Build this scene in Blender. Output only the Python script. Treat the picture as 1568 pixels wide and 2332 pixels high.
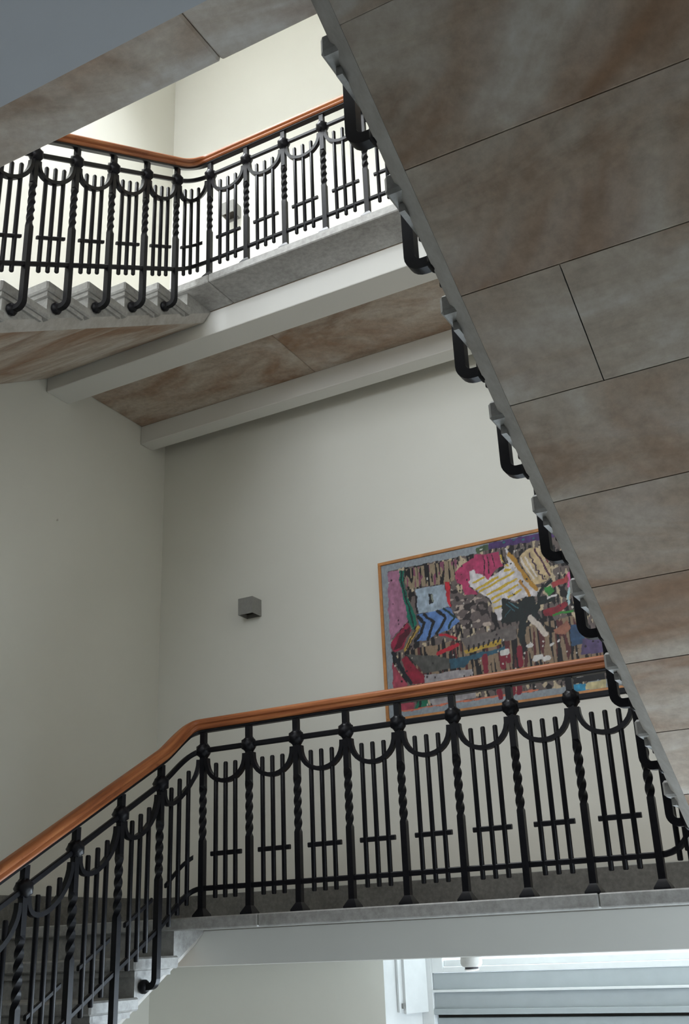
import bpy, math, random
import numpy as np
from mathutils import Vector, Matrix

random.seed(7)
scene = bpy.context.scene
for o in list(bpy.data.objects):
    bpy.data.objects.remove(o, do_unlink=True)
C = scene.collection

# ------------------------------------------------------------------ camera
EYE = 1.83
right = Vector((0.8773, 0.4783, -0.0400)).normalized()
fwd = Vector((-0.43024, 0.81808, 0.38162)).normalized()
right = (right - fwd * right.dot(fwd)).normalized()
up = right.cross(fwd).normalized()
cam_data = bpy.data.cameras.new('camera')
cam_data.sensor_fit = 'VERTICAL'
cam_data.sensor_height = 36.0
cam_data.lens = 2382.9 * 36.0 / 2332.0
cam_data.clip_start = 0.05
cam = bpy.data.objects.new('camera', cam_data)
cam.matrix_world = Matrix(((right.x, up.x, -fwd.x, 0), (right.y, up.y, -fwd.y, 0), (right.z, up.z, -fwd.z, EYE), (0, 0, 0, 1)))
C.objects.link(cam)
scene.camera = cam

# ------------------------------------------------------------------ exposure, sky, daylight
scene.view_settings.view_transform = 'Standard'
scene.view_settings.look = 'None'
scene.view_settings.gamma = 1.0
scene.view_settings.use_curve_mapping = False
scene.view_settings.exposure = 0.0

world = bpy.data.worlds.new('sky')
scene.world = world
world.use_nodes = True
world.node_tree.nodes['Background'].inputs[0].default_value = (0.80, 0.88, 1.0, 1)
world.node_tree.nodes['Background'].inputs[1].default_value = 2.2

def daylight(name, loc, rot, sx, sy, power, col):
    d = bpy.data.lights.new(name, 'AREA')
    d.shape = 'RECTANGLE'
    d.size = sx
    d.size_y = sy
    d.energy = power
    d.color = col
    o = bpy.data.objects.new(name, d)
    o.location = loc
    o.rotation_euler = rot
    C.objects.link(o)
    return o

# daylight through the window below the half landing; skylight, door, gallery sources added
daylight('added_skylight_light', (-4.39, 3.20, 10.72), (0, 0, 0), 1.2, 2.7, 560, (0.93, 0.97, 1.0))  # added to brighten the upper left wall and flight
daylight('window_daylight', (-1.45, 6.92, 1.02), (math.radians(-90), 0, 0), 3.3, 1.75, 265, (0.76, 0.89, 1.0))
daylight('added_door_light', (1.02, 4.6, 0.92), (0, math.radians(90), 0), 1.6, 2.5, 50, (0.78, 0.90, 1.0))  # added to light the lower soffit from the unseen side wall
daylight('added_gallery_light', (-2.75, -3.14, 5.9), (math.radians(90), 0, 0), 4.2, 3.0, 262, (0.92, 0.96, 1.0))  # added source behind the camera for the faces turned to the front

# ------------------------------------------------------------------ materials
def new_mat(name):
    m = bpy.data.materials.new(name)
    m.use_nodes = True
    nt = m.node_tree
    b = nt.nodes['Principled BSDF']
    return m, nt, b

def N(nt, kind, **kw):
    n = nt.nodes.new(kind)
    for k, v in kw.items():
        setattr(n, k, v)
    return n

def ramp(nt, fac, stops):
    r = N(nt, 'ShaderNodeValToRGB')
    e = r.color_ramp.elements
    while len(e) < len(stops):
        e.new(0.5)
    for i, (p, c) in enumerate(stops):
        e[i].position = p
        e[i].color = (*c, 1)
    nt.links.new(fac, r.inputs[0])
    return r.outputs[0]

def noise(nt, scale, detail=4, rough=0.55, coord='Object', stretch=None, dist=0.0, shift=True):
    if coord == 'World':
        g = N(nt, 'ShaderNodeNewGeometry')
        out = g.outputs['Position']
    else:
        tc = N(nt, 'ShaderNodeTexCoord')
        out = tc.outputs[coord]
    if shift:
        oi = N(nt, 'ShaderNodeObjectInfo')
        mul = N(nt, 'ShaderNodeVectorMath', operation='SCALE')
        mul.inputs[0].default_value = (17.0, 9.0, 13.0)
        nt.links.new(oi.outputs['Random'], mul.inputs['Scale'])
        add = N(nt, 'ShaderNodeVectorMath', operation='ADD')
        nt.links.new(out, add.inputs[0])
        nt.links.new(mul.outputs[0], add.inputs[1])
        out = add.outputs[0]
    if stretch:
        mp = N(nt, 'ShaderNodeMapping')
        mp.inputs['Scale'].default_value = stretch
        nt.links.new(out, mp.inputs[0])
        out = mp.outputs[0]
    n = N(nt, 'ShaderNodeTexNoise')
    n.inputs['Scale'].default_value = scale
    n.inputs['Detail'].default_value = detail
    n.inputs['Roughness'].default_value = rough
    n.inputs['Distortion'].default_value = dist
    nt.links.new(out, n.inputs['Vector'])
    return n.outputs['Fac']

def bump(nt, b, h, strength=0.15, dist=0.01):
    bp = N(nt, 'ShaderNodeBump')
    bp.inputs['Strength'].default_value = strength
    bp.inputs['Distance'].default_value = dist
    nt.links.new(h, bp.inputs['Height'])
    nt.links.new(bp.outputs[0], b.inputs['Normal'])

def mixcol(nt, fac, a, b2, mode='MIX'):
    m = N(nt, 'ShaderNodeMix', data_type='RGBA', blend_type=mode)
    if isinstance(fac, float):
        m.inputs[0].default_value = fac
    else:
        nt.links.new(fac, m.inputs[0])
    for s, v in ((6, a), (7, b2)):
        if isinstance(v, tuple):
            m.inputs[s].default_value = (*v, 1)
        else:
            nt.links.new(v, m.inputs[s])
    return m.outputs[2]

def mat_plaster(name, c1, c2):
    m, nt, b = new_mat(name)
    f = noise(nt, 1.3, 5, 0.6, 'World', shift=False)
    nt.links.new(ramp(nt, f, [(0.3, c1), (0.7, c2)]), b.inputs['Base Color'])
    b.inputs['Roughness'].default_value = 0.85
    bump(nt, b, noise(nt, 90, 3, 0.6, 'World', shift=False), 0.05, 0.004)
    return m

def mat_sandstone(name, dark, mid, light, stain):
    m, nt, b = new_mat(name)
    f1 = noise(nt, 2.4, 6, 0.62, 'World', (0.6, 1.6, 1.6), 0.8)
    base = ramp(nt, f1, [(0.28, dark), (0.5, mid), (0.72, light)])
    f2 = noise(nt, 1.1, 4, 0.6, 'World', (0.7, 1.2, 1.2), 1.2)
    s = ramp(nt, f2, [(0.46, (0, 0, 0)), (0.66, (1, 1, 1))])
    col = mixcol(nt, s, base, stain)
    f3 = noise(nt, 26, 5, 0.7, 'World')
    col = mixcol(nt, 0.35, col, ramp(nt, f3, [(0.3, (0.25, 0.25, 0.25)), (0.7, (0.75, 0.75, 0.75))]), 'OVERLAY')
    nt.links.new(col, b.inputs['Base Color'])
    b.inputs['Roughness'].default_value = 0.62
    bump(nt, b, f3, 0.12, 0.004)
    return m

def mat_speckle(name, c1, c2, c3, rough, scale=55):
    m, nt, b = new_mat(name)
    f = noise(nt, scale, 4, 0.7, 'World')
    f2 = noise(nt, 3.0, 4, 0.6, 'World', (1, 1, 2.5), 0.6)
    a = ramp(nt, f, [(0.32, c1), (0.5, c2), (0.68, c3)])
    col = mixcol(nt, 0.45, a, ramp(nt, f2, [(0.3, c1), (0.7, c3)]))
    nt.links.new(col, b.inputs['Base Color'])
    b.inputs['Roughness'].default_value = rough
    bump(nt, b, f, 0.06, 0.003)
    return m

def mat_wood(name, c1, c2, c3, rough):
    m, nt, b = new_mat(name)
    g = N(nt, 'ShaderNodeAttribute', attribute_name='along')
    mp = N(nt, 'ShaderNodeMapping')
    mp.inputs['Scale'].default_value = (2.2, 38, 38)
    nt.links.new(g.outputs['Vector'], mp.inputs[0])
    n = N(nt, 'ShaderNodeTexNoise')
    n.inputs['Scale'].default_value = 1.0
    n.inputs['Detail'].default_value = 6
    n.inputs['Roughness'].default_value = 0.62
    nt.links.new(mp.outputs[0], n.inputs['Vector'])
    col = ramp(nt, n.outputs['Fac'], [(0.3, c1), (0.52, c2), (0.72, c3)])
    mp2 = N(nt, 'ShaderNodeMapping')
    mp2.inputs['Scale'].default_value = (5, 9, 9)
    nt.links.new(g.outputs['Vector'], mp2.inputs[0])
    n2 = N(nt, 'ShaderNodeTexNoise')
    n2.inputs['Scale'].default_value = 1.4
    n2.inputs['Detail'].default_value = 4
    nt.links.new(mp2.outputs[0], n2.inputs['Vector'])
    k = ramp(nt, n2.outputs['Fac'], [(0.62, (0, 0, 0)), (0.74, (1, 1, 1))])
    col = mixcol(nt, k, col, c1)
    nt.links.new(col, b.inputs['Base Color'])
    b.inputs['Roughness'].default_value = rough
    b.inputs['Specular IOR Level'].default_value = 0.22
    return m

def mat_plain(name, c, rough=0.5, metal=0.0, var=0.12, scale=30):
    m, nt, b = new_mat(name)
    f = noise(nt, scale, 3, 0.6, 'World')
    lo = tuple(x * (1 - var) for x in c)
    hi = tuple(min(1, x * (1 + var)) for x in c)
    nt.links.new(ramp(nt, f, [(0.3, lo), (0.7, hi)]), b.inputs['Base Color'])
    b.inputs['Roughness'].default_value = rough
    b.inputs['Metallic'].default_value = metal
    return m

M = {}
M['wall'] = mat_plaster('cream_wall_paint', (0.785, 0.785, 0.72), (0.815, 0.815, 0.75))
M['white'] = mat_plaster('white_beam_paint', (0.80, 0.80, 0.76), (0.83, 0.83, 0.79))
M['soffit'] = mat_plaster('shade_toned_ceiling', (0.47, 0.49, 0.52), (0.51, 0.53, 0.56))  # white ceiling overhead, with its shade put into the grey colour
M['ceil'] = mat_plaster('ceiling_paint', (0.80, 0.79, 0.74), (0.83, 0.82, 0.77))
M['sand'] = mat_sandstone('sandstone', (0.34, 0.245, 0.18), (0.55, 0.475, 0.395), (0.70, 0.66, 0.61), (0.34, 0.205, 0.125))
M['marble'] = mat_speckle('grey_stone', (0.22, 0.215, 0.20), (0.34, 0.335, 0.32), (0.47, 0.47, 0.455), 0.5, 30)
M['margin'] = mat_speckle('pale_margin_stone', (0.36, 0.335, 0.30), (0.47, 0.45, 0.415), (0.58, 0.565, 0.535), 0.55, 18)
M['skirt'] = mat_speckle('dark_grey_stone', (0.10, 0.10, 0.095), (0.17, 0.17, 0.16), (0.25, 0.25, 0.235), 0.5, 40)
M['floor'] = mat_speckle('lobby_floor_stone', (0.52, 0.51, 0.48), (0.60, 0.59, 0.56), (0.66, 0.65, 0.62), 0.35, 25)
M['iron'] = mat_plain('black_wrought_iron', (0.006, 0.006, 0.008), 0.38, 0.0, 0.3, 60)
M['iron'].node_tree.nodes['Principled BSDF'].inputs['Specular IOR Level'].default_value = 0.20
M['wood'] = mat_wood('varnished_wood', (0.18, 0.052, 0.020), (0.36, 0.122, 0.044), (0.49, 0.208, 0.078), 0.42)
M['frame'] = mat_plain('orange_wood_frame', (0.50, 0.22, 0.065), 0.5, 0, 0.2, 14)
M['wpaint'] = mat_plain('white_window_paint', (0.74, 0.76, 0.76), 0.4, 0, 0.04, 8)
M['panel'] = mat_plain('grey_window_tone', (0.40, 0.44, 0.455), 0.45, 0, 0.04, 8)  # greyer colour than the white frame, for the transom parts
M['lampm'] = mat_plain('grey_lamp_metal', (0.27, 0.27, 0.255), 0.5, 0.0, 0.08, 40)
M['bounce_dark'] = mat_plain('bounce_cutting_dark', (0.10, 0.055, 0.03), 0.5, 0, 0.25, 4)  # dark tone for an unseen wall, chosen to swallow bounced light
M['dark'] = mat_plain('recess_shade', (0.03, 0.025, 0.02), 0.8)  # near black, puts the shade of gaps and hollows into the colour
M['plastic'] = mat_plain('white_plastic', (0.72, 0.71, 0.68), 0.4, 0, 0.03)
M['mesh'] = mat_plain('dark_grille', (0.07, 0.06, 0.07), 0.6)
gm, gnt, gb = new_mat('window_glass')
gt = N(gnt, 'ShaderNodeBsdfTransparent')
gg = N(gnt, 'ShaderNodeBsdfGlossy')
gg.inputs['Roughness'].default_value = 0.03
gl = N(gnt, 'ShaderNodeLayerWeight')
gl.inputs['Blend'].default_value = 0.25
gx = N(gnt, 'ShaderNodeMixShader')
gnt.links.new(gl.outputs['Fresnel'], gx.inputs[0])
gnt.links.new(gt.outputs[0], gx.inputs[1])
gnt.links.new(gg.outputs[0], gx.inputs[2])
gnt.links.new(gx.outputs[0], gnt.nodes['Material Output'].inputs[0])
gnt.nodes.remove(gb)
M['glass'] = gm

# ------------------------------------------------------------------ mesh helpers
class MB:
    def __init__(self):
        self.v, self.f = [], []
    def add(self, verts, faces):
        n = len(self.v)
        self.v += [tuple(p) for p in verts]
        self.f += [tuple(i + n for i in f) for f in faces]
        return self
    def box(self, x0, x1, y0, y1, z0, z1, r=0.0):
        if r <= 0:
            return self.add([(x0, y0, z0), (x1, y0, z0), (x1, y1, z0), (x0, y1, z0), (x0, y0, z1), (x1, y0, z1), (x1, y1, z1), (x0, y1, z1)],
                            [(3, 2, 1, 0), (4, 5, 6, 7), (0, 1, 5, 4), (1, 2, 6, 5), (2, 3, 7, 6), (3, 0, 4, 7)])
        # box with chamfered edges
        X, Y, Z = (x0, x1), (y0, y1), (z0, z1)
        vs, idx = [], {}
        for i in (0, 1):
            for j in (0, 1):
                for k in (0, 1):
                    sx, sy, sz = (1 - 2 * i) * r, (1 - 2 * j) * r, (1 - 2 * k) * r
                    for a, p in (('x', (X[i], Y[j] + sy, Z[k] + sz)), ('y', (X[i] + sx, Y[j], Z[k] + sz)), ('z', (X[i] + sx, Y[j] + sy, Z[k]))):
                        idx[i, j, k, a] = len(vs)
                        vs.append(p)
        fs = []
        for i in (0, 1):
            q = [idx[i, 0, 0, 'x'], idx[i, 1, 0, 'x'], idx[i, 1, 1, 'x'], idx[i, 0, 1, 'x']]
            fs.append(q if i else q[::-1])
            q = [idx[0, i, 0, 'y'], idx[1, i, 0, 'y'], idx[1, i, 1, 'y'], idx[0, i, 1, 'y']]
            fs.append(q[::-1] if i else q)
            q = [idx[0, 0, i, 'z'], idx[1, 0, i, 'z'], idx[1, 1, i, 'z'], idx[0, 1, i, 'z']]
            fs.append(q if i else q[::-1])
        for a in (0, 1):
            for b in (0, 1):
                e = [idx[a, b, 0, 'x'], idx[a, b, 0, 'y'], idx[a, b, 1, 'y'], idx[a, b, 1, 'x']]
                fs.append(e if (a ^ b) else e[::-1])
                e = [idx[a, 0, b, 'x'], idx[a, 0, b, 'z'], idx[a, 1, b, 'z'], idx[a, 1, b, 'x']]
                fs.append(e[::-1] if (a ^ b) else e)
                e = [idx[0, a, b, 'y'], idx[0, a, b, 'z'], idx[1, a, b, 'z'], idx[1, a, b, 'y']]
                fs.append(e if (a ^ b) else e[::-1])
        for i in (0, 1):
            for j in (0, 1):
                for k in (0, 1):
                    t = [idx[i, j, k, 'x'], idx[i, j, k, 'y'], idx[i, j, k, 'z']]
                    fs.append(t if (i + j + k) % 2 else t[::-1])
        return self.add(vs, fs)
    def prism_x(self, prof, x0, x1):
        n = len(prof)
        vs = [(x0, y, z) for y, z in prof] + [(x1, y, z) for y, z in prof]
        fs = [tuple(range(n))[::-1], tuple(range(n, 2 * n))] + [(i, (i + 1) % n, n + (i + 1) % n, n + i) for i in range(n)]
        return self.add(vs, fs)
    def prism_z(self, prof, z0, z1):
        n = len(prof)
        vs = [(x, y, z0) for x, y in prof] + [(x, y, z1) for x, y in prof]
        fs = [tuple(range(n))[::-1], tuple(range(n, 2 * n))] + [(i, (i + 1) % n, n + (i + 1) % n, n + i) for i in range(n)]
        return self.add(vs, fs)
    def rings(self, rings, cap=True):
        n = len(rings[0])
        vs = [p for r in rings for p in r]
        fs = []
        for a in range(len(rings) - 1):
            for i in range(n):
                j = (i + 1) % n
                fs.append((a * n + i, a * n + j, (a + 1) * n + j, (a + 1) * n + i))
        if cap:
            fs.append(tuple(range(n))[::-1])
            fs.append(tuple((len(rings) - 1) * n + i for i in range(n)))
        return self.add(vs, fs)
    def mesh(self, name, smooth=False, along=None):
        me = bpy.data.meshes.new(name)
        me.from_pydata(self.v, [], self.f)
        me.validate()
        me.update()
        if smooth:
            me.polygons.foreach_set('use_smooth', [True] * len(me.polygons))
            me.set_sharp_from_angle(angle=math.radians(smooth))
        if along is not None:
            at = me.attributes.new('along', 'FLOAT_VECTOR', 'POINT')
            at.data.foreach_set('vector', [c for p in along for c in p])
        return me

def fix_normals(me):
    import bmesh
    bm = bmesh.new()
    bm.from_mesh(me)
    bmesh.ops.recalc_face_normals(bm, faces=bm.faces)
    bm.to_mesh(me)
    bm.free()
    return me

def obj(name, me, mat, parent=None, loc=(0, 0, 0), rotz=0.0):
    if isinstance(me, MB):
        me = fix_normals(me.mesh(name))
    if mat is not None and not me.materials:
        me.materials.append(M[mat])
    o = bpy.data.objects.new(name, me)
    C.objects.link(o)
    o.location = loc
    o.rotation_euler = (0, 0, rotz)
    if parent is not None:
        o.parent = parent
    return o

def thing(name, label, cat, loc=(0, 0, 0), group=None):
    o = bpy.data.objects.new(name, None)
    o.empty_display_size = 0.1
    C.objects.link(o)
    o.location = loc
    o['label'] = label
    o['category'] = cat
    if group:
        o['group'] = group
    return o

def tag(o, label, cat, group=None):
    o['label'] = label
    o['category'] = cat
    if group:
        o['group'] = group
    return o

def struct(name, mb, mat, parent=None):
    o = obj(name, mb, mat, parent)
    if parent is None:
        o['kind'] = 'structure'
    return o

# ------------------------------------------------------------------ levels of the building
XL, XR = -5.13, 0.67          # side walls
YF, YB = -3.20, 6.48          # front and back wall
RISE, GO = 1.9925 / 11, 0.3125
L0, L1, L2, L3, L4 = 0.0, 1.992, 3.9845, 5.977, 7.9695
ZC = 10.60                    # ceiling
YE = 4.747                    # front edge of the half landings
YG = 1.670                    # edge of the floors on the camera's side
SLAB = 0.061

def pieces(lo, hi, cuts):
    e = [lo] + [c for c in cuts if lo < c < hi] + [hi]
    return list(zip(e[:-1], e[1:]))

# ------------------------------------------------------------------ room shell
struct('floor', MB().box(XL - 0.3, XR + 0.3, 1.9, YB + 0.4, -0.25, L0), 'floor')
struct('floor_lobby', MB().box(XL - 0.3, XR + 0.3, YF - 0.3, 1.9, -0.25, L0), 'skirt')  # unseen near floor, made dark to cut light bounced overhead
struct('wall_left', MB().box(XL - 0.3, XL, YF, YB + 0.4, L0, ZC), 'wall')
DY0, DY1, DZ1 = 3.3, 5.9, 1.75
struct('wall_right', MB().box(XR, XR + 0.3, YF, YB + 0.4, DZ1, ZC).box(XR, XR + 0.3, YF, DY0, L0, DZ1).box(XR, XR + 0.3, DY1, YB + 0.4, L0, DZ1), 'wall')
d1 = thing('added_door_1', 'added unseen glazed doors low in the side wall under the stairs', 'door', (XR + 0.15, (DY0 + DY1) / 2, L0))  # added opening, gives the low side light a source
d1['kind'] = 'structure'
for i in range(3):
    a = DY0 - (DY0 + DY1) / 2 + (DY1 - DY0) / 3 * i
    b = a + (DY1 - DY0) / 3
    obj('frame', MB().box(-0.03, 0.03, a + 0.002, a + 0.05, 0.002, DZ1 - 0.002).box(-0.03, 0.03, b - 0.05, b - 0.002, 0.002, DZ1 - 0.002)
        .box(-0.03, 0.03, a + 0.05, b - 0.05, 0.002, 0.08).box(-0.03, 0.03, a + 0.05, b - 0.05, DZ1 - 0.06, DZ1 - 0.002), 'wpaint', d1)
    obj('pane', MB().box(-0.004, 0.004, a + 0.05, b - 0.05, 0.08, DZ1 - 0.06), 'glass', d1)
fw = MB()
fw.box(XL, XR, YF - 0.3, YF, 3.6, 4.3).box(XL, XR, YF - 0.3, YF, 7.5, ZC)
fw.box(XL, -4.95, YF - 0.3, YF, 4.3, 7.5).box(-0.5, XR, YF - 0.3, YF, 4.3, 7.5)
struct('wall_front', fw, 'wall')
struct('wall_front_lobby', MB().box(XL, XR, YF - 0.3, YF, L0, 3.6), 'bounce_dark')  # unseen wall, darkened so less light bounces onto the soffits
WX0, WX1, WZ0, WZ1 = -3.27, 0.40, 0.10, 1.925
bw = MB()
bw.box(XL, XR, YB, YB + 0.37, WZ1, ZC).box(XL, XR, YB, YB + 0.37, L0, WZ0)
bw.box(XL, WX0, YB, YB + 0.37, WZ0, WZ1).box(WX1, XR, YB, YB + 0.37, WZ0, WZ1)
struct('wall_back', bw, 'wall')
KX0, KX1, KY0, KY1 = -5.03, -3.75, 1.80, 4.60
cl = MB()
cl.box(XL, XR, YF, KY0, ZC, ZC + 0.3).box(XL, XR, KY1, YB, ZC, ZC + 0.3)
cl.box(XL, KX0, KY0, KY1, ZC, ZC + 0.3).box(KX1, XR, KY0, KY1, ZC, ZC + 0.3)
struct('ceiling', cl, 'ceil')

# glazing of the added, unseen skylight
sk = thing('added_skylight', 'added unseen glazed skylight over the stairwell', 'skylight', (0, 0, ZC + 0.1))
sk['kind'] = 'structure'
for i in range(4):
    x0 = KX0 + (KX1 - KX0) / 4 * i
    obj('pane', MB().box(x0 + 0.02, x0 + (KX1 - KX0) / 4 - 0.02, KY0 + 0.002, KY1 - 0.002, 0.0, 0.006), 'glass', sk)
    if i:
        obj('glazing_bar', MB().box(x0 - 0.02, x0 + 0.02, KY0 + 0.002, KY1 - 0.002, -0.03, 0.04), 'wpaint', sk)

# skirting of dark stone along the walls of the half landings
for nm, z in (('back', L1), ('back_upper', L3)):
    b = struct('baseboard_' + nm, MB().box(XL + 0.001, XR - 0.001, YB - 0.025, YB - 0.001, z + 0.001, z + 0.20, 0.004), 'skirt')
for nm, z in (('left', L1), ('left_upper', L3)):
    b = struct('baseboard_' + nm, MB().box(XL + 0.001, XL + 0.025, YE + 0.05, YB - 0.03, z + 0.001, z + 0.20, 0.004), 'skirt')

# ------------------------------------------------------------------ window below the half landing
w1 = thing('window_1', 'white painted window with panelled transom under the half landing', 'window', (-1.4, 6.8, WZ0))
w1['kind'] = 'structure'
ox, oy, oz = w1.location
def wpart(name, x0, x1, y0, y1, z0, z1, mat='wpaint', r=0.003, parent=w1):
    return obj(name, MB().box(x0 - ox, x1 - ox, y0 - oy, y1 - oy, z0 - oz, z1 - oz, r), mat, parent)
E0 = EYE
obj('splayed_reveal', MB().prism_z([(WX0 + 0.001 - ox, YB + 0.002 - oy), (-3.135 - ox, 6.80 - oy), (WX0 + 0.001 - ox, 6.80 - oy)], WZ0 + 0.002 - oz, WZ1 - 0.002 - oz), 'wpaint', w1)
wpart('stile', -3.15, -3.065, 6.765, 6.845, WZ0 + 0.002, WZ1 - 0.002)
wpart('stile', WX1 - 0.08, WX1 - 0.002, 6.765, 6.845, WZ0 + 0.002, WZ1 - 0.002)
p1 = wpart('transom_panel', -3.064, WX1 - 0.081, 6.775, 6.84, E0 - 0.303, E0 - 0.196, 'panel')
wpart('moulding', -3.064, WX1 - 0.081, 6.755, 6.774, E0 - 0.309, E0 - 0.294, parent=w1)
p2 = wpart('transom_panel', -3.064, WX1 - 0.081, 6.785, 6.84, E0 - 0.438, E0 - 0.310, 'panel')
wpart('moulding', -3.064, WX1 - 0.081, 6.76, 6.784, E0 - 0.438, E0 - 0.405, 'panel')
# upper sash
wpart('sash_rail', -2.985, WX1 - 0.12, 6.765, 6.80, E0 - 0.195, E0 - 0.160)
wpart('gap_shade_strip', -3.064, WX1 - 0.081, 6.825, 6.845, E0 - 0.460, E0 - 0.4385, 'dark')  # dark strip set in the gap to stand for its shade
wpart('sash_stile', -3.0645, -2.985, 6.765, 6.80, E0 - 0.195, WZ1 - 0.003)
wpart('glazing_bead', -2.984, WX1 - 0.12, 6.785, 6.80, E0 - 0.159, E0 - 0.119)
for i in range(5):
    xa = -2.98 + 0.64 * i
    wpart('pane', xa, xa + 0.62, 6.795, 6.799, E0 - 0.118, WZ1 - 0.004, 'glass', 0)
    if i:
        wpart('glazing_bar', xa - 0.012, xa - 0.008, 6.785, 6.80, E0 - 0.118, WZ1 - 0.004, 'wpaint', 0)
# lower sash
wpart('sash_rail', -3.06, WX1 - 0.085, 6.80, 6.84, E0 - 0.505, E0 - 0.458, 'panel')
for i in range(4):
    xa = -3.06 + 0.845 * i
    wpart('sash_stile', xa, xa + 0.04, 6.795, 6.839, WZ0 + 0.03, E0 - 0.506)
    wpart('pane', xa + 0.041, xa + 0.844, 6.815, 6.82, WZ0 + 0.03, E0 - 0.506, 'glass', 0)
wpart('sill', WX0 + 0.15, WX1 - 0.002, YB + 0.01, 6.79, WZ0 + 0.001, WZ0 + 0.028)
# small white ventilator leaf folded back against the reveal
vl = thing('ventilator_leaf', 'narrow white hinged leaf folded back against the bright window reveal', 'shutter', (-3.16, 6.62, E0 - 0.42))
lx, ly, lz = vl.location
def leafprof(o1, o2, a, b):
    d = Vector((0.135, 0.32)).normalized()
    n = Vector((d.y, -d.x))
    p = [Vector((WX0, YB)) + d * a + n * o1, Vector((WX0, YB)) + d * b + n * o1, Vector((WX0, YB)) + d * b + n * o2, Vector((WX0, YB)) + d * a + n * o2]
    return [(q.x - lx, q.y - ly) for q in p]
obj('leaf', MB().prism_z(leafprof(0.024, 0.046, 0.135, 0.325), 0.0, 0.48), 'wpaint', vl)
obj('hinge_strip', MB().prism_z(leafprof(0.004, 0.023, 0.10, 0.30), 0.01, 0.47), 'wpaint', vl)
for hz in (0.03, 0.42):
    obj('hinge_pin', MB().prism_z(leafprof(0.024, 0.040, 0.118, 0.130), hz, hz + 0.03), 'lampm', vl)

# added gallery window behind the camera, gives the light from the front a source
for nm, x0, x1, z0, z1 in (('added_window_3', -4.95, -0.5, 4.3, 7.5),):
    w = thing(nm, 'added unseen window in the wall opposite the landing', 'window', ((x0 + x1) / 2, YF - 0.15, z0))
    w['kind'] = 'structure'
    xm = (x0 + x1) / 2
    for i in range(4):
        a = x0 + (x1 - x0) / 4 * i - xm
        b = a + (x1 - x0) / 4
        obj('pane', MB().box(a + 0.03, b - 0.03, -0.01, -0.004, 0.05, z1 - z0 - 0.05), 'glass', w)
        obj('frame', MB().box(a + 0.001, a + 0.03, -0.03, 0.03, 0.002, z1 - z0 - 0.002).box(b - 0.03, b - 0.001, -0.03, 0.03, 0.002, z1 - z0 - 0.002)
            .box(a + 0.03, b - 0.03, -0.03, 0.03, 0.002, 0.05).box(a + 0.03, b - 0.03, -0.03, 0.03, z1 - z0 - 0.05, z1 - z0 - 0.002), 'wpaint', w)

# ------------------------------------------------------------------ landings and floors of stone slabs
def landing(name, label, z, cuts):
    t = thing(name, label, 'landing', ((XL + XR) / 2, YE, z))
    bx, by, bz = t.location
    for i, (a, b) in enumerate(pieces(XL + 0.002, XR - 0.002, cuts)):
        obj('edge_slab', MB().box(a + 0.0015 - bx, b - 0.0015 - bx, 0.0, 0.302, -SLAB, 0.0, 0.006), 'marble', t)
    for i, (a, b) in enumerate(pieces(XL + 0.002, XR - 0.002, (-3.44, -1.75))):
        obj('floor_slab', MB().box(a + 0.0015 - bx, b - 0.0015 - bx, 0.305, YB - YE - 0.002, -SLAB, -0.0005, 0.003), 'sand', t)
    return t
landing('stone_landing', 'lower half landing of stone slabs in front of the painting', L1, (-3.09, -1.34))
landing('stone_landing', 'upper half landing of stone slabs seen from below with sandstone underside', L3, (-3.443, -1.95, -0.6))

def beam(label, y0, y1, z0, z1):
    b = MB().box(0.002 - (XR - XL) / 2, (XR - XL) / 2 - 0.002, 0, y1 - y0, 0, z1 - z0, 0.004)
    tag(obj('ceiling_beam', b, 'white', None, ((XL + XR) / 2, y0, z0)), label, 'beam')
beam('white painted beam below the edge of the lower half landing', 5.05, 5.285, L1 - 0.242, L1 - SLAB)
beam('white painted beam under the lower half landing nearest the back wall', 6.15, 6.30, L1 - 0.225, L1 - SLAB)
beam('white painted front beam below the edge of the upper half landing', 5.05, 5.285, L3 - 0.242, L3 - SLAB)
beam('white painted rear beam under the upper half landing close to the back wall', 6.15, 6.30, L3 - 0.225, L3 - SLAB)

def gallery(name, label, z):
    t = thing(name, label, 'floor', ((XL + XR) / 2, YG, z))
    bx = t.location.x
    for a, b in pieces(XL + 0.002, XR - 0.002, (-3.7, -2.4, -1.176, -0.3)):
        obj('edge_slab', MB().box(a + 0.0015 - bx, b - 0.0015 - bx, -0.32, 0.0, -SLAB, 0.0, 0.006), 'sand', t)
    obj('floor_slab', MB().box(XL + 0.002 - bx, XR - 0.002 - bx, YF + 0.002 - YG, -0.323, -SLAB, 0.0), 'sand', t)
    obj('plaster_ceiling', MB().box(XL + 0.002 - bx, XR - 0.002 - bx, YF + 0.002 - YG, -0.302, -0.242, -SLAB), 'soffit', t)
    return t
gallery('gallery_floor', 'stone edged floor overhead crossing the upper left corner', L2)
gallery('gallery_floor', 'topmost gallery floor above the stairwell', L4)

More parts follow.
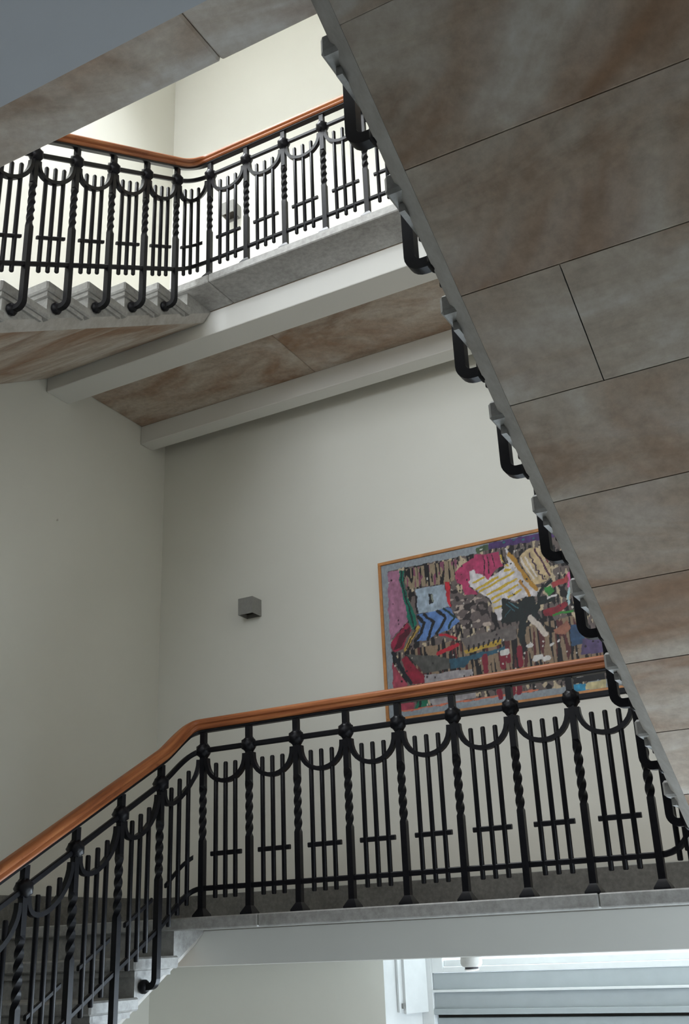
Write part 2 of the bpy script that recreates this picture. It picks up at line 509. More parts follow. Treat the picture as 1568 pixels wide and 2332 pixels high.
# ------------------------------------------------------------------ flights of stone steps
SLOPE = RISE / GO
def flight(name, label, zfoot, kind):
    """kind 'left' climbs towards the back wall, 'right' climbs towards the camera"""
    n = 11
    left = kind == 'left'
    ztop = zfoot + 1.9925
    ytop = YE if left else YG
    s = -1 if left else 1                        # direction along y when going down
    xo = -3.635 if left else -0.840              # outer face of the blocks
    xw = XL + 0.002 if left else XR - 0.002      # wall side
    d = -1 if left else 1                        # from the open end towards the wall
    t = thing(name, label, 'staircase', ((xo + xw) / 2, ytop, zfoot))
    bx, by, bz = t.location
    def soff(y, off):
        return ztop - SLOPE * (y - ytop) * s - off
    for k in range(0, 11):
        yn = ytop + s * GO * k
        zt = ztop - RISE * k
        yr = yn - s * 0.035
        y2 = yr - s * GO
        if k == 0:
            y2 = 5.048 if left else 1.3705
        if kind == 'right' and k == 10:
            yr = YE - 0.002
        g = 0.004
        ya, yb = yr - s * g * (0 if k == 0 else 0.5), y2 + s * g * 0.5
        top = zt - SLAB - 0.001
        rows = []
        low = zt - RISE - SLAB - 0.0015              # underside of the tread below
        for x, off in ((xo, 0.245), (xo + d * 0.055, 0.245), (xo + d * 0.0555, 0.305), (xw, 0.305)):
            end = off == 0.245
            if k == 10:
                low = zfoot + 0.001
            if end:                                  # the end face runs out to nothing below the tread
                f1, f2 = ya, yn - s * 0.004
                z1, z2 = soff(ya, off), soff(f2, off)
                yk = yn - s * (0.245 - SLAB - 0.004) / SLOPE if k else yb
                zk = soff(yk, off)
            else:                                    # the joints lean, square to the soffit
                f1, f2 = ya, ya - s * 0.066
                z1, z2 = low, soff(f2, off)
                yk = yb - s * 0.066 if k else yb
                zk = soff(yk, off)
            if k == 10:
                f2 = ya
                z1 = z2 = max(soff(ya, off), zfoot + 0.001) if left else max(soff(ya, off), zfoot - 0.10)
                zk = max(zk, zfoot + 0.001) if left else zk
            zk = min(zk, top - 0.002)
            yt = yk if end else yb
            rows.append([(x - bx, y_ - by, z_ - bz) for y_, z_ in ((ya, top), (f1, z1), (f2, z2), (yk, zk), (yt, top))])
        split = not left and k == 3                  # this step is pieced from two stones
        if split:
            xs_ = -0.52 - bx
            rows_b = [[(xs_ + 0.0015, q[1], q[2]) for q in rows[2]], rows[3]]
            rows = rows[:3] + [[(xs_ - 0.0015, q[1], q[2]) for q in rows[2]]]
        body = fix_normals(MB().rings(rows).mesh('step'))
        body.materials.append(M['marble'])
        body.materials.append(M['sand'])
        for p in body.polygons:                      # worn brown underside, grey faces
            p.material_index = 1 if p.normal.z < -0.35 else 0
        st = obj('step', body, None, t)
        if split:
            me_b = fix_normals(MB().rings(rows_b).mesh('step_stone'))
            me_b.materials.append(M['marble'])
            me_b.materials.append(M['sand'])
            for p in me_b.polygons:
                p.material_index = 1 if p.normal.z < -0.35 else 0
            obj('step_stone', me_b, None, st)
        if k == 0:
            continue
        # tread slab with nosing returned along the open end, and the small moulding below it
        back = yn - s * 0.356
        y0, y1 = sorted((yn, back))
        x0, x1 = sorted((xo - d * 0.03, xw))
        obj('tread', MB().box(x0 - bx, x1 - bx, y0 - by, y1 - by, zt - SLAB - bz, zt - bz, 0.009), 'marble', st)
        y0, y1 = sorted((yn - s * 0.018, back + s * 0.012))
        x0, x1 = sorted((xo - d * 0.014, xo + d * 0.3))
        x2, x3 = sorted((xo - d * 0.014, xw))
        mo = MB()
        yq0, yq1 = sorted((yn - s * 0.018, yr - s * 0.002))
        mo.box(x2 - bx, x3 - bx, yq0 - by, yq1 - by, zt - SLAB - 0.028 - bz, zt - SLAB - 0.0015 - bz)
        xe0, xe1 = sorted((xo - d * 0.014, xo + d * 0.002))
        ye0, ye1 = sorted((yr, back + s * 0.05))
        mo.box(xe0 - bx, xe1 - bx, ye0 - by, ye1 - by, zt - SLAB - 0.028 - bz, zt - SLAB - 0.0015 - bz)
        obj('moulding', mo, 'marble', st)
    # grey chamfered margin along the open edge of the soffit
    ya, yb = (5.046 if left else 1.3725), (ytop + s * (GO * 9.6))
    rows = []
    for y in (ya, yb):
        rows.append([(x - bx, y - by, soff(y, o) - bz) for x, o in ((xo, 0.2445), (xo + d * 0.055, 0.2445), (xo + d * 0.055, 0.306))])
    obj('soffit_margin', MB().rings(rows), 'margin', t)
    return t
flight('stone_stair', 'lower left flight of stone steps climbing to the half landing', L0, 'left')
flight('stone_stair', 'big right hand flight overhead with brown sandstone underside', L1, 'right')
flight('stone_stair', 'upper left flight of stone steps with saw tooth step ends', L2, 'left')
flight('stone_stair', 'topmost right hand flight hidden above the big overhead flight', L3, 'right')

# ------------------------------------------------------------------ wrought iron balustrades
def sq(cx, cy, z, h, ang=0.0):
    out = []
    for i in range(4):
        a = ang + math.pi / 4 + i * math.pi / 2
        out.append((cx + h * 1.4142 * math.cos(a), cy + h * 1.4142 * math.sin(a), z))
    return out

def post_rings(z_low):
    rs = []
    zs = [z_low, 0.36]
    for z in zs:
        rs.append(sq(0, 0, z, 0.0158))
    nt_ = 30
    for i in range(nt_ + 1):
        f = i / nt_
        rs.append(sq(0, 0, 0.38 + 0.27 * f, 0.0158 if i in (0, nt_) else 0.0150, 2.5 * math.pi * f))
    rs.append(sq(0, 0, 0.67, 0.0150))
    rs.append(sq(0, 0, 0.958, 0.0150))
    return rs

def landing_post_mesh():
    m = MB().rings(post_rings(0.03))
    m.rings([sq(0, 0, 0.0, 0.036), sq(0, 0, 0.008, 0.036), sq(0, 0, 0.042, 0.0155)])
    return fix_normals(m.mesh('landing_post', 40))

def flight_post_mesh():
    # +x is the side of the stone; the foot bends towards it
    low = -0.085
    m = MB().rings(post_rings(low))
    rs = []
    r = 0.034
    for i in range(7):
        a = i / 6 * math.pi / 2
        cx, cz = r - r * math.cos(a), low - r * math.sin(a)
        tx, tz = math.sin(a), -math.cos(a)
        nx, nz = -tz, tx
        h = 0.0158
        rs.append([(cx + nx * h, h, cz + nz * h), (cx - nx * h, h, cz - nz * h), (cx - nx * h, -h, cz - nz * h), (cx + nx * h, -h, cz + nz * h)])
    h = 0.0158
    for x in (0.062, 0.088):
        rs.append([(x, h, low - r + h), (x, h, low - r - h), (x, -h, low - r - h), (x, -h, low - r + h)])
    m.rings(rs)
    return fix_normals(m.mesh('flight_post', 40))

def ball_mesh(name, r, bumps, sx=1.0):
    m = MB()
    nu, nv = 20, 12
    rings = []
    for j in range(1, nv):
        th = math.pi * j / nv
        ring = []
        for i in range(nu):
            ph = 2 * math.pi * i / nu
            q = r * (1 + bumps * math.cos(5 * ph + (j % 2) * 0.6) * math.cos(6 * th))
            ring.append((q * math.sin(th) * math.cos(ph) * sx, q * math.sin(th) * math.sin(ph), q * math.cos(th)))
        rings.append(ring)
    m.rings(rings)
    return fix_normals(m.mesh(name, 70))

def rod_mesh(name, r, z0, z1):
    m = MB()
    rs = []
    for z, q in ((z0, 0.72), (z0 + 0.004, 1.0), (z1 - 0.006, 1.0), (z1, 0.7)):
        rs.append([(r * q * math.cos(i * math.pi / 4), r * q * math.sin(i * math.pi / 4), z) for i in range(8)])
    m.rings(rs)
    return fix_normals(m.mesh(name, 50))

BAL_LO, BAL_HI = 0.088, 0.785
ME = {}
ME['lpost'] = landing_post_mesh()
ME['fpost'] = flight_post_mesh()
ME['rosette'] = ball_mesh('rosette', 0.042, 0.11)
ME['boss'] = ball_mesh('boss', 0.034, 0.05, 0.8)
ME['bal'] = rod_mesh('baluster', 0.0125, BAL_LO, BAL_HI)

def sweep(path, prof, origin, stretch=None):
    """path: list of (point, horizontal lateral unit vector, vertical stretch); prof: list of (lateral, up)"""
    rings = []
    for p, lat, st in path:
        rings.append([(p.x + lat.x * u - origin.x, p.y + lat.y * u - origin.y, p.z + v * st - origin.z) for u, v in prof])
    return rings

HANDRAIL = [(-0.022, 0.0), (0.022, 0.0), (0.029, 0.006), (0.029, 0.016), (0.024, 0.022), (0.024, 0.027), (0.034, 0.033), (0.035, 0.045), (0.029, 0.056), (0.015, 0.062),
            (-0.015, 0.062), (-0.029, 0.056), (-0.035, 0.045), (-0.034, 0.033), (-0.024, 0.027), (-0.024, 0.022), (-0.029, 0.016), (-0.029, 0.006)]
def rect(w, h):
    c = min(w, h) * 0.22
    w, h = w / 2, h / 2
    return [(-w + c, -h), (w - c, -h), (w, -h + c), (w, h - c), (w - c, h), (-w + c, h), (-w, h - c), (-w, -h + c)]

def hermite(a, b, ma, mb, t):
    return a * (2 * t**3 - 3 * t**2 + 1) + ma * (t**3 - 2 * t**2 + t) + b * (-2 * t**3 + 3 * t**2) + mb * (t**3 - t**2)
def hermite_d(a, b, ma, mb, t):
    return a * (6 * t**2 - 6 * t) + ma * (3 * t**2 - 4 * t + 1) + b * (-6 * t**2 + 6 * t) + mb * (3 * t**2 - 2 * t)

def balustrade(label, zl, zf_left, zf_right, n_left, n_right):
    """zl: landing level; left flight goes down from it, right flight goes up from it"""
    posts = []           # (pos with z = reference level, kind)
    for k in range(n_left, 0, -1):
        posts.append((Vector((-3.546, 4.526 - GO * (k - 1), zl - RISE * k - 0.017)), 'L'))
    for i in range(9):
        posts.append((Vector((-3.466 + 0.30 * i, 4.793, zl)), 'M'))
    for j in range(10, 10 - n_right, -1):
        posts.append((Vector((-0.904, 1.8545 + GO * (j - 1), zl + RISE * (11 - j) - 0.017)), 'R'))
    root_at = Vector((-2.25, 4.793, zl))
    t = thing('stair_balustrade', label, 'railing', root_at)
    fL = Vector((0, GO, RISE)); fR = Vector((0, -GO, RISE)); fM = Vector((0.30, 0, 0))
    tang = {'L': fL, 'M': fM, 'R': fR}
    bays = []
    for (a, ka), (b, kb) in zip(posts[:-1], posts[1:]):
        ma, mb = tang[ka].copy(), tang[kb].copy()
        if ka != kb:
            ma *= 1.25 if ka == 'M' else 1.0
            mb *= 1.25 if kb == 'M' else 1.0
        bays.append((a, b, ma, mb, ka, kb))
    def P(bay, u):
        a, b, ma, mb = bay[:4]
        return hermite(a, b, ma, mb, u)
    def lat(bay, u):
        dv = hermite_d(bay[0], bay[1], bay[2], bay[3], u)
        h = math.hypot(dv.x, dv.y)
        return Vector((-dv.y / h, dv.x / h, 0)), math.sqrt(1 + (dv.z / h) ** 2)
    # continuous path, run on a little past both ends
    path = []
    dist = 0.0
    for bi, bay in enumerate(bays):
        n = 12 if bay[4] != bay[5] else 3
        for i in range(n + (1 if bi == len(bays) - 1 else 0)):
            u = i / n
            l, st = lat(bay, u)
            path.append((P(bay, u), l, st))
    p0, l0, s0 = path[0]
    path.insert(0, (p0 - fL * 0.4, l0, s0))
    p1, l1, s1 = path[-1]
    path.append((p1 + fR * 0.25, l1, s1))
    def long_part(name, prof, rel, mat, smooth=30, wood=False):
        pp = [(p + Vector((0, 0, rel)), l, s) for p, l, s in path]
        rings = sweep(pp, prof, root_at)
        m = MB().rings(rings)
        al = []
        if wood:
            dd = 0.0
            for i, (p, l, s) in enumerate(pp):
                if i:
                    dd += (p - pp[i - 1][0]).length
                al += [(dd, u, v) for u, v in prof]
        me = m.mesh(name, smooth, al if wood else None)
        return obj(name, fix_normals(me), mat, t)
    long_part('handrail', HANDRAIL, 0.974, 'wood', 50, True)
    long_part('handrail_strap', rect(0.040, 0.015), 0.9665, 'iron')
    long_part('top_rail', rect(0.022, 0.028), 0.860, 'iron')
    long_part('bottom_rail', rect(0.022, 0.026), 0.140, 'iron')
    # posts
    for p, k in posts:
        loc = p - root_at
        if k == 'M':
            po = obj('post', ME['lpost'], 'iron', t, loc)
            rot = 0
        else:
            rot = math.pi if k == 'L' else 0.0
            po = obj('post', ME['fpost'], 'iron', t, loc, rot)
            obj('foot_boss', ME['boss'], 'iron', po, (0.072, 0, -0.119))
        obj('rosette', ME['rosette'], 'iron', po, (0, 0, 0.860))
    # filling of each bay
    cache = {}
    for bay in bays:
        key = (bay[4], bay[5]) if bay[4] == bay[5] else None
        base = bay[0]
        if key is None or key not in cache:
            # hanging swag
            rings = []
            for i in range(17):
                a = math.pi * i / 16
                u = 0.5 - 0.42 * math.cos(a)
                rel = 0.815 - 0.131 * math.sin(a) ** 0.85
                pt = P(bay, u)
                l, st = lat(bay, u)
                # direction of the bar in the plane of the bay
                du = 0.42 * math.sin(a) + 0.02
                dv = hermite_d(bay[0], bay[1], bay[2], bay[3], u) * du + Vector((0, 0, -0.131 * 0.85 * math.cos(a) * max(math.sin(a), 0.15) ** -0.15))
                dv.normalize()
                nn = dv.cross(l).normalized()
                c = pt + Vector((0, 0, rel)) - base
                w, h = 0.014, 0.0112
                rings.append([tuple(c + l * w + nn * h), tuple(c - l * w + nn * h), tuple(c - l * w - nn * h), tuple(c + l * w - nn * h)])
            sw = fix_normals(MB().rings(rings).mesh('swag', 40))
            # short cross bar over the three balusters
            rings = []
            for i in range(7):
                u = 0.19 + 0.64 * i / 6
                pt = P(bay, u)
                l, st = lat(bay, u)
                c = pt + Vector((0, 0, 0.311)) - base
                rings.append([tuple(c + l * a_ + Vector((0, 0, b_))) for a_, b_ in rect(0.018, 0.024)])
            cb = fix_normals(MB().rings(rings).mesh('cross_bar', 40))
            bl = [P(bay, u) - base for u in (0.285, 0.495, 0.705)]
            if key:
                cache[key] = (sw, cb, bl)
        else:
            sw, cb, bl = cache[key]
        off = base - root_at
        obj('swag', sw, 'iron', t, off)
        obj('cross_bar', cb, 'iron', t, off)
        for q in bl:
            obj('baluster', ME['bal'], 'iron', t, off + q)
    return t

balustrade('lower black wrought iron balustrade with orange wooden handrail before the painting', L1, L0, L1, 9, 10)
balustrade('upper black wrought iron balustrade with wooden handrail against the bright wall', L3, L2, L3, 9, 10)

# ------------------------------------------------------------------ painting on the back wall
PX0, PX1, PZ0, PZ1 = -3.13, -1.36, 1.385 + EYE, 2.537 + EYE
PW, PH = PX1 - PX0, PZ1 - PZ0
pt = thing('framed_painting', 'large colourful abstract painting in thin orange wood frame on back wall', 'painting', ((PX0 + PX1) / 2, YB - 0.04, PZ0))
hx = PW / 2
FR = 0.022
for nm, a in (('frame_rail', (-hx, hx, PH - FR, PH)), ('frame_rail', (-hx, hx, 0, FR)), ('frame_stile', (-hx, -hx + FR, FR, PH - FR)), ('frame_stile', (hx - FR, hx, FR, PH - FR))):
    obj(nm, MB().box(a[0], a[1], -0.012, 0.038, a[2], a[3], 0.002), 'frame', pt)

# outlines of the painted patches, in thousandths of the panel
PAINT=[
('s','taupe',0,[(520,930),(958,928),(960,70),(500,62)]),
('p',(72,45,104),0,[(840,928),(958,926),(958,880),(845,884)]),
('p',(140,30,45),0,[(880,560),(950,590),(950,660),(870,640)]),
('p',(60,85,110),0,[(875,300),(950,280),(955,420),(885,450)]),
('p',(192,168,125),0,[(885,720),(955,700),(955,840),(895,850)]),
('s','taupe',0,[(43,939),(422,932),(531,934),(486,272),(37,382)]),
('s','taupe',0,[(418,929),(476,938),(703,932),(874,923),(818,266),(384,376)]),
('s','taupe',0,[(38,410),(457,414),(746,360),(801,58),(434,57),(64,55)]),
('s','tan',0,[(115,926),(221,926),(347,919),(327,790),(287,784),(164,797),(119,788)]),
('s','stripe',0,[(105,415),(496,426),(775,447),(868,224),(857,101),(187,136)]),
('s','brown',0,[(307,768),(358,689),(452,644),(461,473),(346,481),(324,568),(303,641)]),
('p',(165,108,138),0,[(43,934),(89,929),(95,832),(109,720),(119,648),(115,593),(76,544),(42,503),(35,495),(34,718)]),
('p',(0,108,88),0,[(91,929),(112,922),(110,818),(126,729),(144,650),(156,568),(136,533),(119,588),(113,659),(101,764),(92,852)]),
('l',(10,50,48),4,[(100,921),(102,821),(118,713),(133,621),(140,555)]),
('p',(150,168,184),0,[(157,786),(283,780),(290,677),(300,633),(222,628),(162,626),(160,706)]),
('p',(18,18,22),0,[(214,739),(231,736),(229,672),(213,674)]),
('p',(120,125,110),0,[(224,733),(231,734),(230,685),(223,683)]),
('l',(25,18,28),5,[(158,739),(158,641)]),
('p',(190,28,45),0,[(285,789),(306,790),(303,710),(303,632),(295,635),(288,701)]),
('p',(85,125,190),0,[(156,619),(269,631),(297,628),(321,564),(334,538),(293,500),(230,476),(195,459),(139,460),(171,542)]),
('l',(14,18,26),7,[(160,609),(188,567),(166,502),(142,463)]),
('l',(14,18,26),7,[(187,615),(225,559),(210,509),(198,458)]),
('l',(14,22,26),7,[(248,623),(277,576),(257,523),(235,484)]),
('l',(14,50,48),5,[(273,627),(318,565),(298,539),(287,506)]),
('p',(150,28,62),0,[(38,486),(113,585),(129,535),(105,486),(86,428),(47,410),(39,449)]),
('p',(85,12,35),0,[(74,508),(121,560),(126,526),(98,479),(74,435),(48,428)]),
('p',(190,152,60),0,[(90,427),(159,559),(168,543),(113,444),(98,407)]),
('l',(50,35,20),3,[(103,433),(145,526)]),
('p',(176,50,95),0,[(330,836),(370,884),(423,908),(490,910),(479,749),(443,791),(410,792),(385,736),(418,681),(364,688),(356,754),(338,768)]),
('p',(205,200,202),0,[(410,811),(445,791),(464,758),(542,807),(521,933),(550,923),(579,831),(611,745),(643,668),(664,640),(649,596),(604,609),(562,595),(518,625),(509,583),(506,496),(489,496),(477,584),(460,646),(421,689),(383,764)]),
('p',(205,200,202),0,[(391,826),(429,846),(443,791),(479,753),(471,625),(425,688),(391,734)]),
('p',(176,50,95),0,[(417,925),(516,911),(531,819),(500,806),(464,749),(445,791),(416,805),(412,838)]),
('l',(30,18,28),2,[(456,908),(454,788)]),
('l',(30,18,28),2,[(471,907),(473,792)]),
('l',(30,18,28),2,[(489,906),(496,830)]),
('l',(205,170,45),5,[(407,757),(447,772)]),
('l',(205,170,45),5,[(416,709),(506,759)]),
('l',(205,170,45),5,[(427,692),(569,767)]),
('l',(205,170,45),5,[(458,660),(577,724)]),
('l',(205,170,45),5,[(471,634),(581,687)]),
('l',(205,170,45),5,[(541,623),(590,653)]),
('l',(205,170,45),5,[(476,611),(506,620)]),
('l',(205,170,45),5,[(482,573),(509,579)]),
('l',(205,170,45),5,[(535,789),(556,789)]),
('l',(205,170,45),5,[(527,885),(548,814)]),
('p',(192,168,125),0,[(593,863),(642,893),(676,886),(701,828),(715,752),(714,708),(689,672),(646,672),(620,746)]),
('s','taupe',0,[(518,934),(544,925),(555,830),(540,825)]),
('s','dark',0,[(566,904),(632,910),(598,852),(580,849)]),
('l',(215,205,195),4,[(603,842),(645,703)]),
('l',(215,205,195),4,[(621,845),(658,717)]),
('l',(180,130,42),9,[(559,883),(579,836),(612,726),(652,639)]),
('l',(180,125,45),6,[(591,710),(612,646),(621,608)]),
('l',(55,30,62),3,[(640,866),(641,839),(651,822),(647,801),(660,783),(657,759),(672,748),(667,727),(681,716),(678,695),(690,689)]),
('l',(70,25,60),4,[(662,882),(684,798),(708,706)]),
('l',(110,25,45),4,[(692,858),(706,791)]),
('p',(72,45,104),0,[(479,979),(789,970),(791,929),(479,937)]),
('p',(70,92,62),0,[(426,964),(478,975),(479,937),(427,931)]),
('l',(30,110,115),4,[(544,964),(548,965)]),
('l',(30,110,115),4,[(582,963),(587,963)]),
('l',(30,110,115),4,[(617,956),(622,956)]),
('l',(30,110,115),4,[(661,953),(665,953)]),
('l',(205,205,195),3,[(445,949),(452,949)]),
('p',(18,32,32),0,[(512,618),(578,572),(604,609),(638,599),(645,545),(654,621),(688,663),(713,691),(716,664),(680,631),(660,593),(730,585),(702,550),(656,541),(647,501),(661,458),(631,475),(614,510),(602,461),(588,387),(567,329),(559,386),(571,470),(502,480)]),
('l',(50,95,110),2,[(527,587),(558,534)]),
('l',(70,120,130),2,[(539,592),(571,548)]),
('l',(45,85,95),2,[(519,510),(542,552)]),
('p',(42,130,52),0,[(681,639),(709,644),(718,611),(693,583)]),
('p',(170,60,60),0,[(710,657),(763,680),(778,697),(771,647),(717,633)]),
('p',(140,30,45),0,[(668,508),(754,535),(760,512),(706,458),(668,477)]),
('l',(50,140,50),5,[(704,468),(735,476),(777,477)]),
('l',(215,95,150),5,[(781,697),(780,653),(771,616)]),
('l',(165,200,205),5,[(776,606),(767,562),(765,519)]),
('l',(205,200,200),5,[(690,575),(724,583)]),
('l',(202,190,178),12,[(615,479),(637,439),(666,371)]),
('p',(20,14,14),0,[(664,427),(696,401),(714,388),(696,367),(672,386)]),
('p',(150,95,75),0,[(700,383),(753,428),(760,376),(741,347),(701,362)]),
('p',(45,75,110),0,[(762,401),(794,388),(817,277),(755,282)]),
('l',(188,25,45),6,[(248,472),(270,471),(313,437)]),
('l',(188,25,45),8,[(233,362),(274,380),(316,396)]),
('p',(105,97,94),0,[(331,432),(555,447),(557,373),(352,359)]),
('p',(190,155,50),0,[(343,355),(494,384),(492,354),(350,335)]),
('l',(18,16,20),4,[(360,351),(364,374)]),
('l',(18,16,20),4,[(380,355),(385,378)]),
('l',(18,16,20),4,[(400,358),(405,381)]),
('l',(18,16,20),4,[(420,361),(425,385)]),
('l',(18,16,20),4,[(440,365),(445,388)]),
('l',(18,16,20),4,[(460,368),(465,391)]),
('l',(18,16,20),4,[(480,372),(485,395)]),
('p',(78,78,74),0,[(101,390),(223,355),(279,319),(279,263),(169,258),(147,307)]),
('p',(40,85,106),0,[(279,315),(452,329),(505,341),(504,316),(450,303),(368,293),(339,257),(282,262)]),
('p',(142,22,48),0,[(77,364),(100,381),(137,305),(169,245),(173,205),(117,204),(96,280)]),
('p',(165,62,82),0,[(39,356),(96,209),(64,68),(36,214)]),
('l',(24,28,38),9,[(43,409),(75,311),(111,214)]),
('p',(152,147,150),0,[(172,249),(368,242),(367,190),(172,196)]),
('p',(152,147,150),0,[(180,112),(374,112),(372,71),(196,61)]),
('p',(168,60,80),0,[(66,111),(124,90),(116,48),(64,59)]),
('p',(0,112,82),0,[(123,60),(141,116),(180,112),(181,65)]),
('l',(10,30,30),5,[(150,106),(141,60)]),
('l',(208,112,82),3,[(64,55),(238,61),(434,61),(613,64)]),
('l',(130,22,45),12,[(423,299),(422,215)]),
('l',(130,22,45),12,[(491,282),(492,223)]),
('l',(130,22,45),12,[(513,313),(514,253)]),
('l',(130,22,45),12,[(561,313),(559,218)]),
('l',(130,22,45),12,[(544,128),(544,64)]),
('l',(130,22,45),12,[(468,122),(468,57)]),
('l',(130,22,45),12,[(519,116),(520,63)]),
('l',(205,202,198),13,[(493,302),(511,305)]),
('l',(205,202,198),13,[(620,241),(637,244)]),
('l',(205,202,198),10,[(652,227),(665,231)]),
('l',(205,202,198),9,[(596,318),(608,322)]),
('l',(205,202,198),10,[(802,111),(814,115)]),
('l',(205,202,198),8,[(773,112),(783,116)]),
('l',(205,202,198),5,[(825,266),(832,271)]),
('l',(205,202,198),5,[(683,302),(690,307)]),
('l',(205,202,198),4,[(708,319),(714,324)]),
('p',(16,16,18),0,[(746,104),(860,129),(862,66),(751,69)]),
('l',(205,202,198),7,[(769,110),(826,118)]),
('p',(40,140,185),0,[(743,60),(789,58),(788,21),(743,23)]),
('p',(202,190,140),0,[(791,60),(865,66),(861,22),(788,25)]),
('p',(85,70,110),0,[(801,310),(875,302),(875,211),(786,221)]),
]

def paint_canvas():
    nx, nz = 380, 250
    rng = np.random.default_rng(3)
    u, v = np.meshgrid(np.linspace(0, 1000, nx), np.linspace(0, 1000, nz))
    asp = PW / PH
    # hand drawn wobble of all outlines
    wob = lambda s, p: np.sin(u / s + p) * np.cos(v / (s * 0.8) + 1.7 * p)
    uu = u + 2.2 * wob(23, 0.3) + 1.2 * wob(9, 1.1)
    vv = v + 3.5 * wob(19, 2.0) + 2.0 * wob(8, 0.7)
    img = np.zeros((nz, nx, 3))
    img[:] = (140, 150, 158)
    def smooth_noise(sx, sz):
        g = rng.random((int(nz / sz) + 3, int(nx / sx) + 3))
        xi = np.arange(nx) / sx
        zi = np.arange(nz) / sz
        x0 = xi.astype(int); z0 = zi.astype(int)
        fx = (xi - x0)[None, :]; fz = (zi - z0)[:, None]
        a = g[z0][:, x0]; b = g[z0][:, x0 + 1]; c = g[z0 + 1][:, x0]; d = g[z0 + 1][:, x0 + 1]
        return (a * (1 - fx) + b * fx) * (1 - fz) + (c * (1 - fx) + d * fx) * fz
    def inside(pts):
        x = np.array([p[0] for p in pts], float); y = np.array([p[1] for p in pts], float)
        r = np.zeros(u.shape, bool)
        j = len(x) - 1
        for i in range(len(x)):
            cnd = (y[i] > vv) != (y[j] > vv)
            with np.errstate(divide='ignore', invalid='ignore'):
                xx = (x[j] - x[i]) * (vv - y[i]) / (y[j] - y[i] + 1e-9) + x[i]
            r ^= cnd & (uu < xx)
            j = i
        return r
    def near(pts, w):
        r = np.zeros(u.shape, bool)
        for (x0, y0), (x1, y1) in zip(pts[:-1], pts[1:]):
            ax, ay, bx_, by_ = x0 * asp, y0, x1 * asp, y1
            dx, dy = bx_ - ax, by_ - ay
            q = np.clip(((uu * asp - ax) * dx + (vv - ay) * dy) / (dx * dx + dy * dy + 1e-9), 0, 1)
            r |= np.hypot(uu * asp - ax - q * dx, vv - ay - q * dy) < w * asp / 2
        return r
    kinds = {
        'taupe': ((104, 92, 88), (22, 18, 20), (190, 172, 140), 3.0, 9.0),
        'tan': ((150, 132, 105), (20, 16, 18), (130, 70, 95), 2.6, 14.0),
        'brown': ((100, 88, 86), (45, 38, 38), (178, 160, 148), 6.0, 5.0),
        'stripe': ((138, 116, 92), (20, 18, 22), (90, 40, 40), 2.6, 40.0),
        'dark': ((110, 100, 95), (20, 20, 20), (200, 195, 190), 2.2, 10.0)}
    # inner field before anything else
    for kind_, col, w, pts in PAINT:
        if kind_ == 's':
            base, dk, lt, sx, sz = kinds[col]
            mk = inside(pts)
            a, b = smooth_noise(sx, sz), smooth_noise(sx * 1.3, sz * 0.8)
            c3 = np.zeros_like(img); c3[:] = base
            c3[b > 0.68] = lt
            c3[a > 0.60] = dk
            img[mk] = c3[mk]
        elif kind_ == 'p':
            mk = inside(pts)
            sh = 0.86 + 0.28 * smooth_noise(5, 6)
            img[mk] = (np.array(col)[None, None, :] * sh[..., None])[mk]
        else:
            mk = near(pts, w * 1.75)
            img[mk] = col
    # scattered dark and light dabs, as in the pink panel and over the brown ground
    for _ in range(150):
        cx, cz = rng.uniform(40, 870), rng.uniform(70, 920)
        if 120 < cx < 330 and 470 < cz < 800:
            continue
        mk = np.hypot((u - cx) * asp, (v - cz) * 0.8) < rng.uniform(3, 6)
        img[mk] = (40, 25, 35) if rng.random() < 0.7 else (195, 190, 180)
    # flecks of brush work
    img *= (0.93 + 0.14 * smooth_noise(2, 3))[..., None]
    img = img * 0.88 + img.mean(axis=2, keepdims=True) * 0.12
    lin = (np.clip(img, 0, 255) / 255.0) ** 2.2 * 1.0
    xs = -hx + FR + u / 1000 * (PW - 2 * FR)
    # keep the drawn positions true to the whole panel
    xs = -hx + u / 1000 * PW
    zs = v / 1000 * PH
    keep_x = (xs[0] > -hx + FR * 0.6) & (xs[0] < hx - FR * 0.6)
    keep_z = (zs[:, 0] > FR * 0.6) & (zs[:, 0] < PH - FR * 0.6)
    xs = xs[keep_z][:, keep_x]; zs = zs[keep_z][:, keep_x]; lin = lin[keep_z][:, keep_x]
    h, w_ = xs.shape
    me = bpy.data.meshes.new('canvas')
    verts = np.stack([xs.ravel(), np.zeros(xs.size), zs.ravel()], 1)
    i = np.arange(h * w_).reshape(h, w_)
    quads = np.stack([i[:-1, :-1].ravel(), i[:-1, 1:].ravel(), i[1:, 1:].ravel(), i[1:, :-1].ravel()], 1)
    nfront = len(verts)
    bx0, bx1, bz0, bz1 = xs.min(), xs.max(), zs.min(), zs.max()
    back = [(bx0, 0.03, bz0), (bx1, 0.03, bz0), (bx1, 0.03, bz1), (bx0, 0.03, bz1)]
    c = [int(i[0, 0]), int(i[0, -1]), int(i[-1, -1]), int(i[-1, 0])]
    extra = [(nfront + 3, nfront + 2, nfront + 1, nfront)]
    me.from_pydata(verts.tolist() + back, [], quads.tolist() + extra)
    ca = me.color_attributes.new('paint', 'FLOAT_COLOR', 'POINT')
    rgba = np.ones((nfront + 4, 4), np.float32)
    rgba[:nfront, :3] = lin.reshape(-1, 3)
    rgba[nfront:, :3] = 0.3
    ca.data.foreach_set('color', rgba.ravel())
    me.update()
    m, nt, b = new_mat('painted_canvas')
    at = N(nt, 'ShaderNodeAttribute', attribute_name='paint')
    nt.links.new(at.outputs['Color'], b.inputs['Base Color'])
    b.inputs['Roughness'].default_value = 0.6
    bump(nt, b, noise(nt, 120, 3, 0.6, 'Object'), 0.15, 0.003)
    me.materials.append(m)
    return me
obj('canvas', paint_canvas(), None, pt)

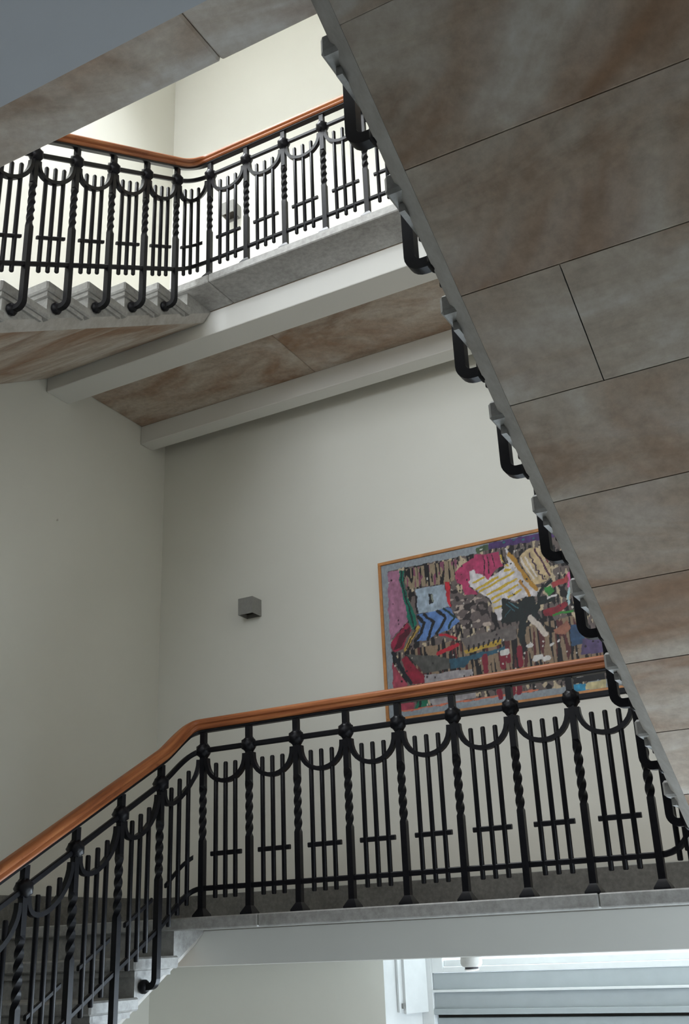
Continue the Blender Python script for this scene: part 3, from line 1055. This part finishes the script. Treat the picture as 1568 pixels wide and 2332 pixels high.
# ------------------------------------------------------------------ wall lamps, smoke detector, nail
def wall_lamp(label, x0, x1, z0, z1):
    d = 0.125
    t = thing('wall_lamp', label, 'lamp', ((x0 + x1) / 2, YB - 0.001, z0))
    w, h = (x1 - x0) / 2, z1 - z0
    s = 0.006
    b = MB()
    b.box(-w, w, -d, -d + s, 0, h).box(-w, -w + s, -d + s, -s, 0, h).box(w - s, w, -d + s, -s, 0, h).box(-w, w, -s, 0, 0, h)
    obj('housing', b, 'lampm', t)
    obj('cover', MB().box(-w + s, w - s, -d + s, -s, h - 0.008, h - 0.001), 'lampm', t)
    obj('shade_plate', MB().box(-w + s, w - s, -d + s, -s, 0.03, 0.034), 'dark', t)  # dark sheet painting the shade inside the open housing
    return t
wall_lamp('small grey cube wall lamp left of the painting', -4.290, -4.160, 2.337 + EYE, 2.466 + EYE)
wall_lamp('small grey cube wall lamp behind the upper balustrade', -4.47, -4.34, 6.13 + EYE, 6.26 + EYE)

sd = thing('smoke_detector', 'round white smoke detector under the lower landing beam', 'detector', (-2.125, 5.165, L1 - 0.242))
def disc(rs):
    return MB().rings([[(r * math.cos(i * math.pi / 12), r * math.sin(i * math.pi / 12), z) for i in range(24)] for r, z in rs])
obj('housing', fix_normals(disc([(0.051, 0.0), (0.053, -0.006), (0.053, -0.030), (0.046, -0.042), (0.036, -0.046)]).mesh('housing', 40)), 'plastic', sd)
obj('sensor_grille', fix_normals(disc([(0.033, -0.044), (0.033, -0.054)]).mesh('grille', 40)), 'mesh', sd)
obj('sensor_cap', fix_normals(disc([(0.036, -0.054), (0.034, -0.060), (0.02, -0.063)]).mesh('cap', 40)), 'plastic', sd)

nl = MB().rings([[(x, 0.006 * q * math.cos(i * math.pi / 5), 0.006 * q * math.sin(i * math.pi / 5)) for i in range(10)] for x, q in ((0.0, 0.5), (0.006, 0.5), (0.007, 1.0), (0.011, 0.8))])
tag(obj('wall_nail', nl, 'plastic', None, (XL + 0.001, 5.254, 4.768)), 'tiny pale plug on the bare left wall', 'plug')
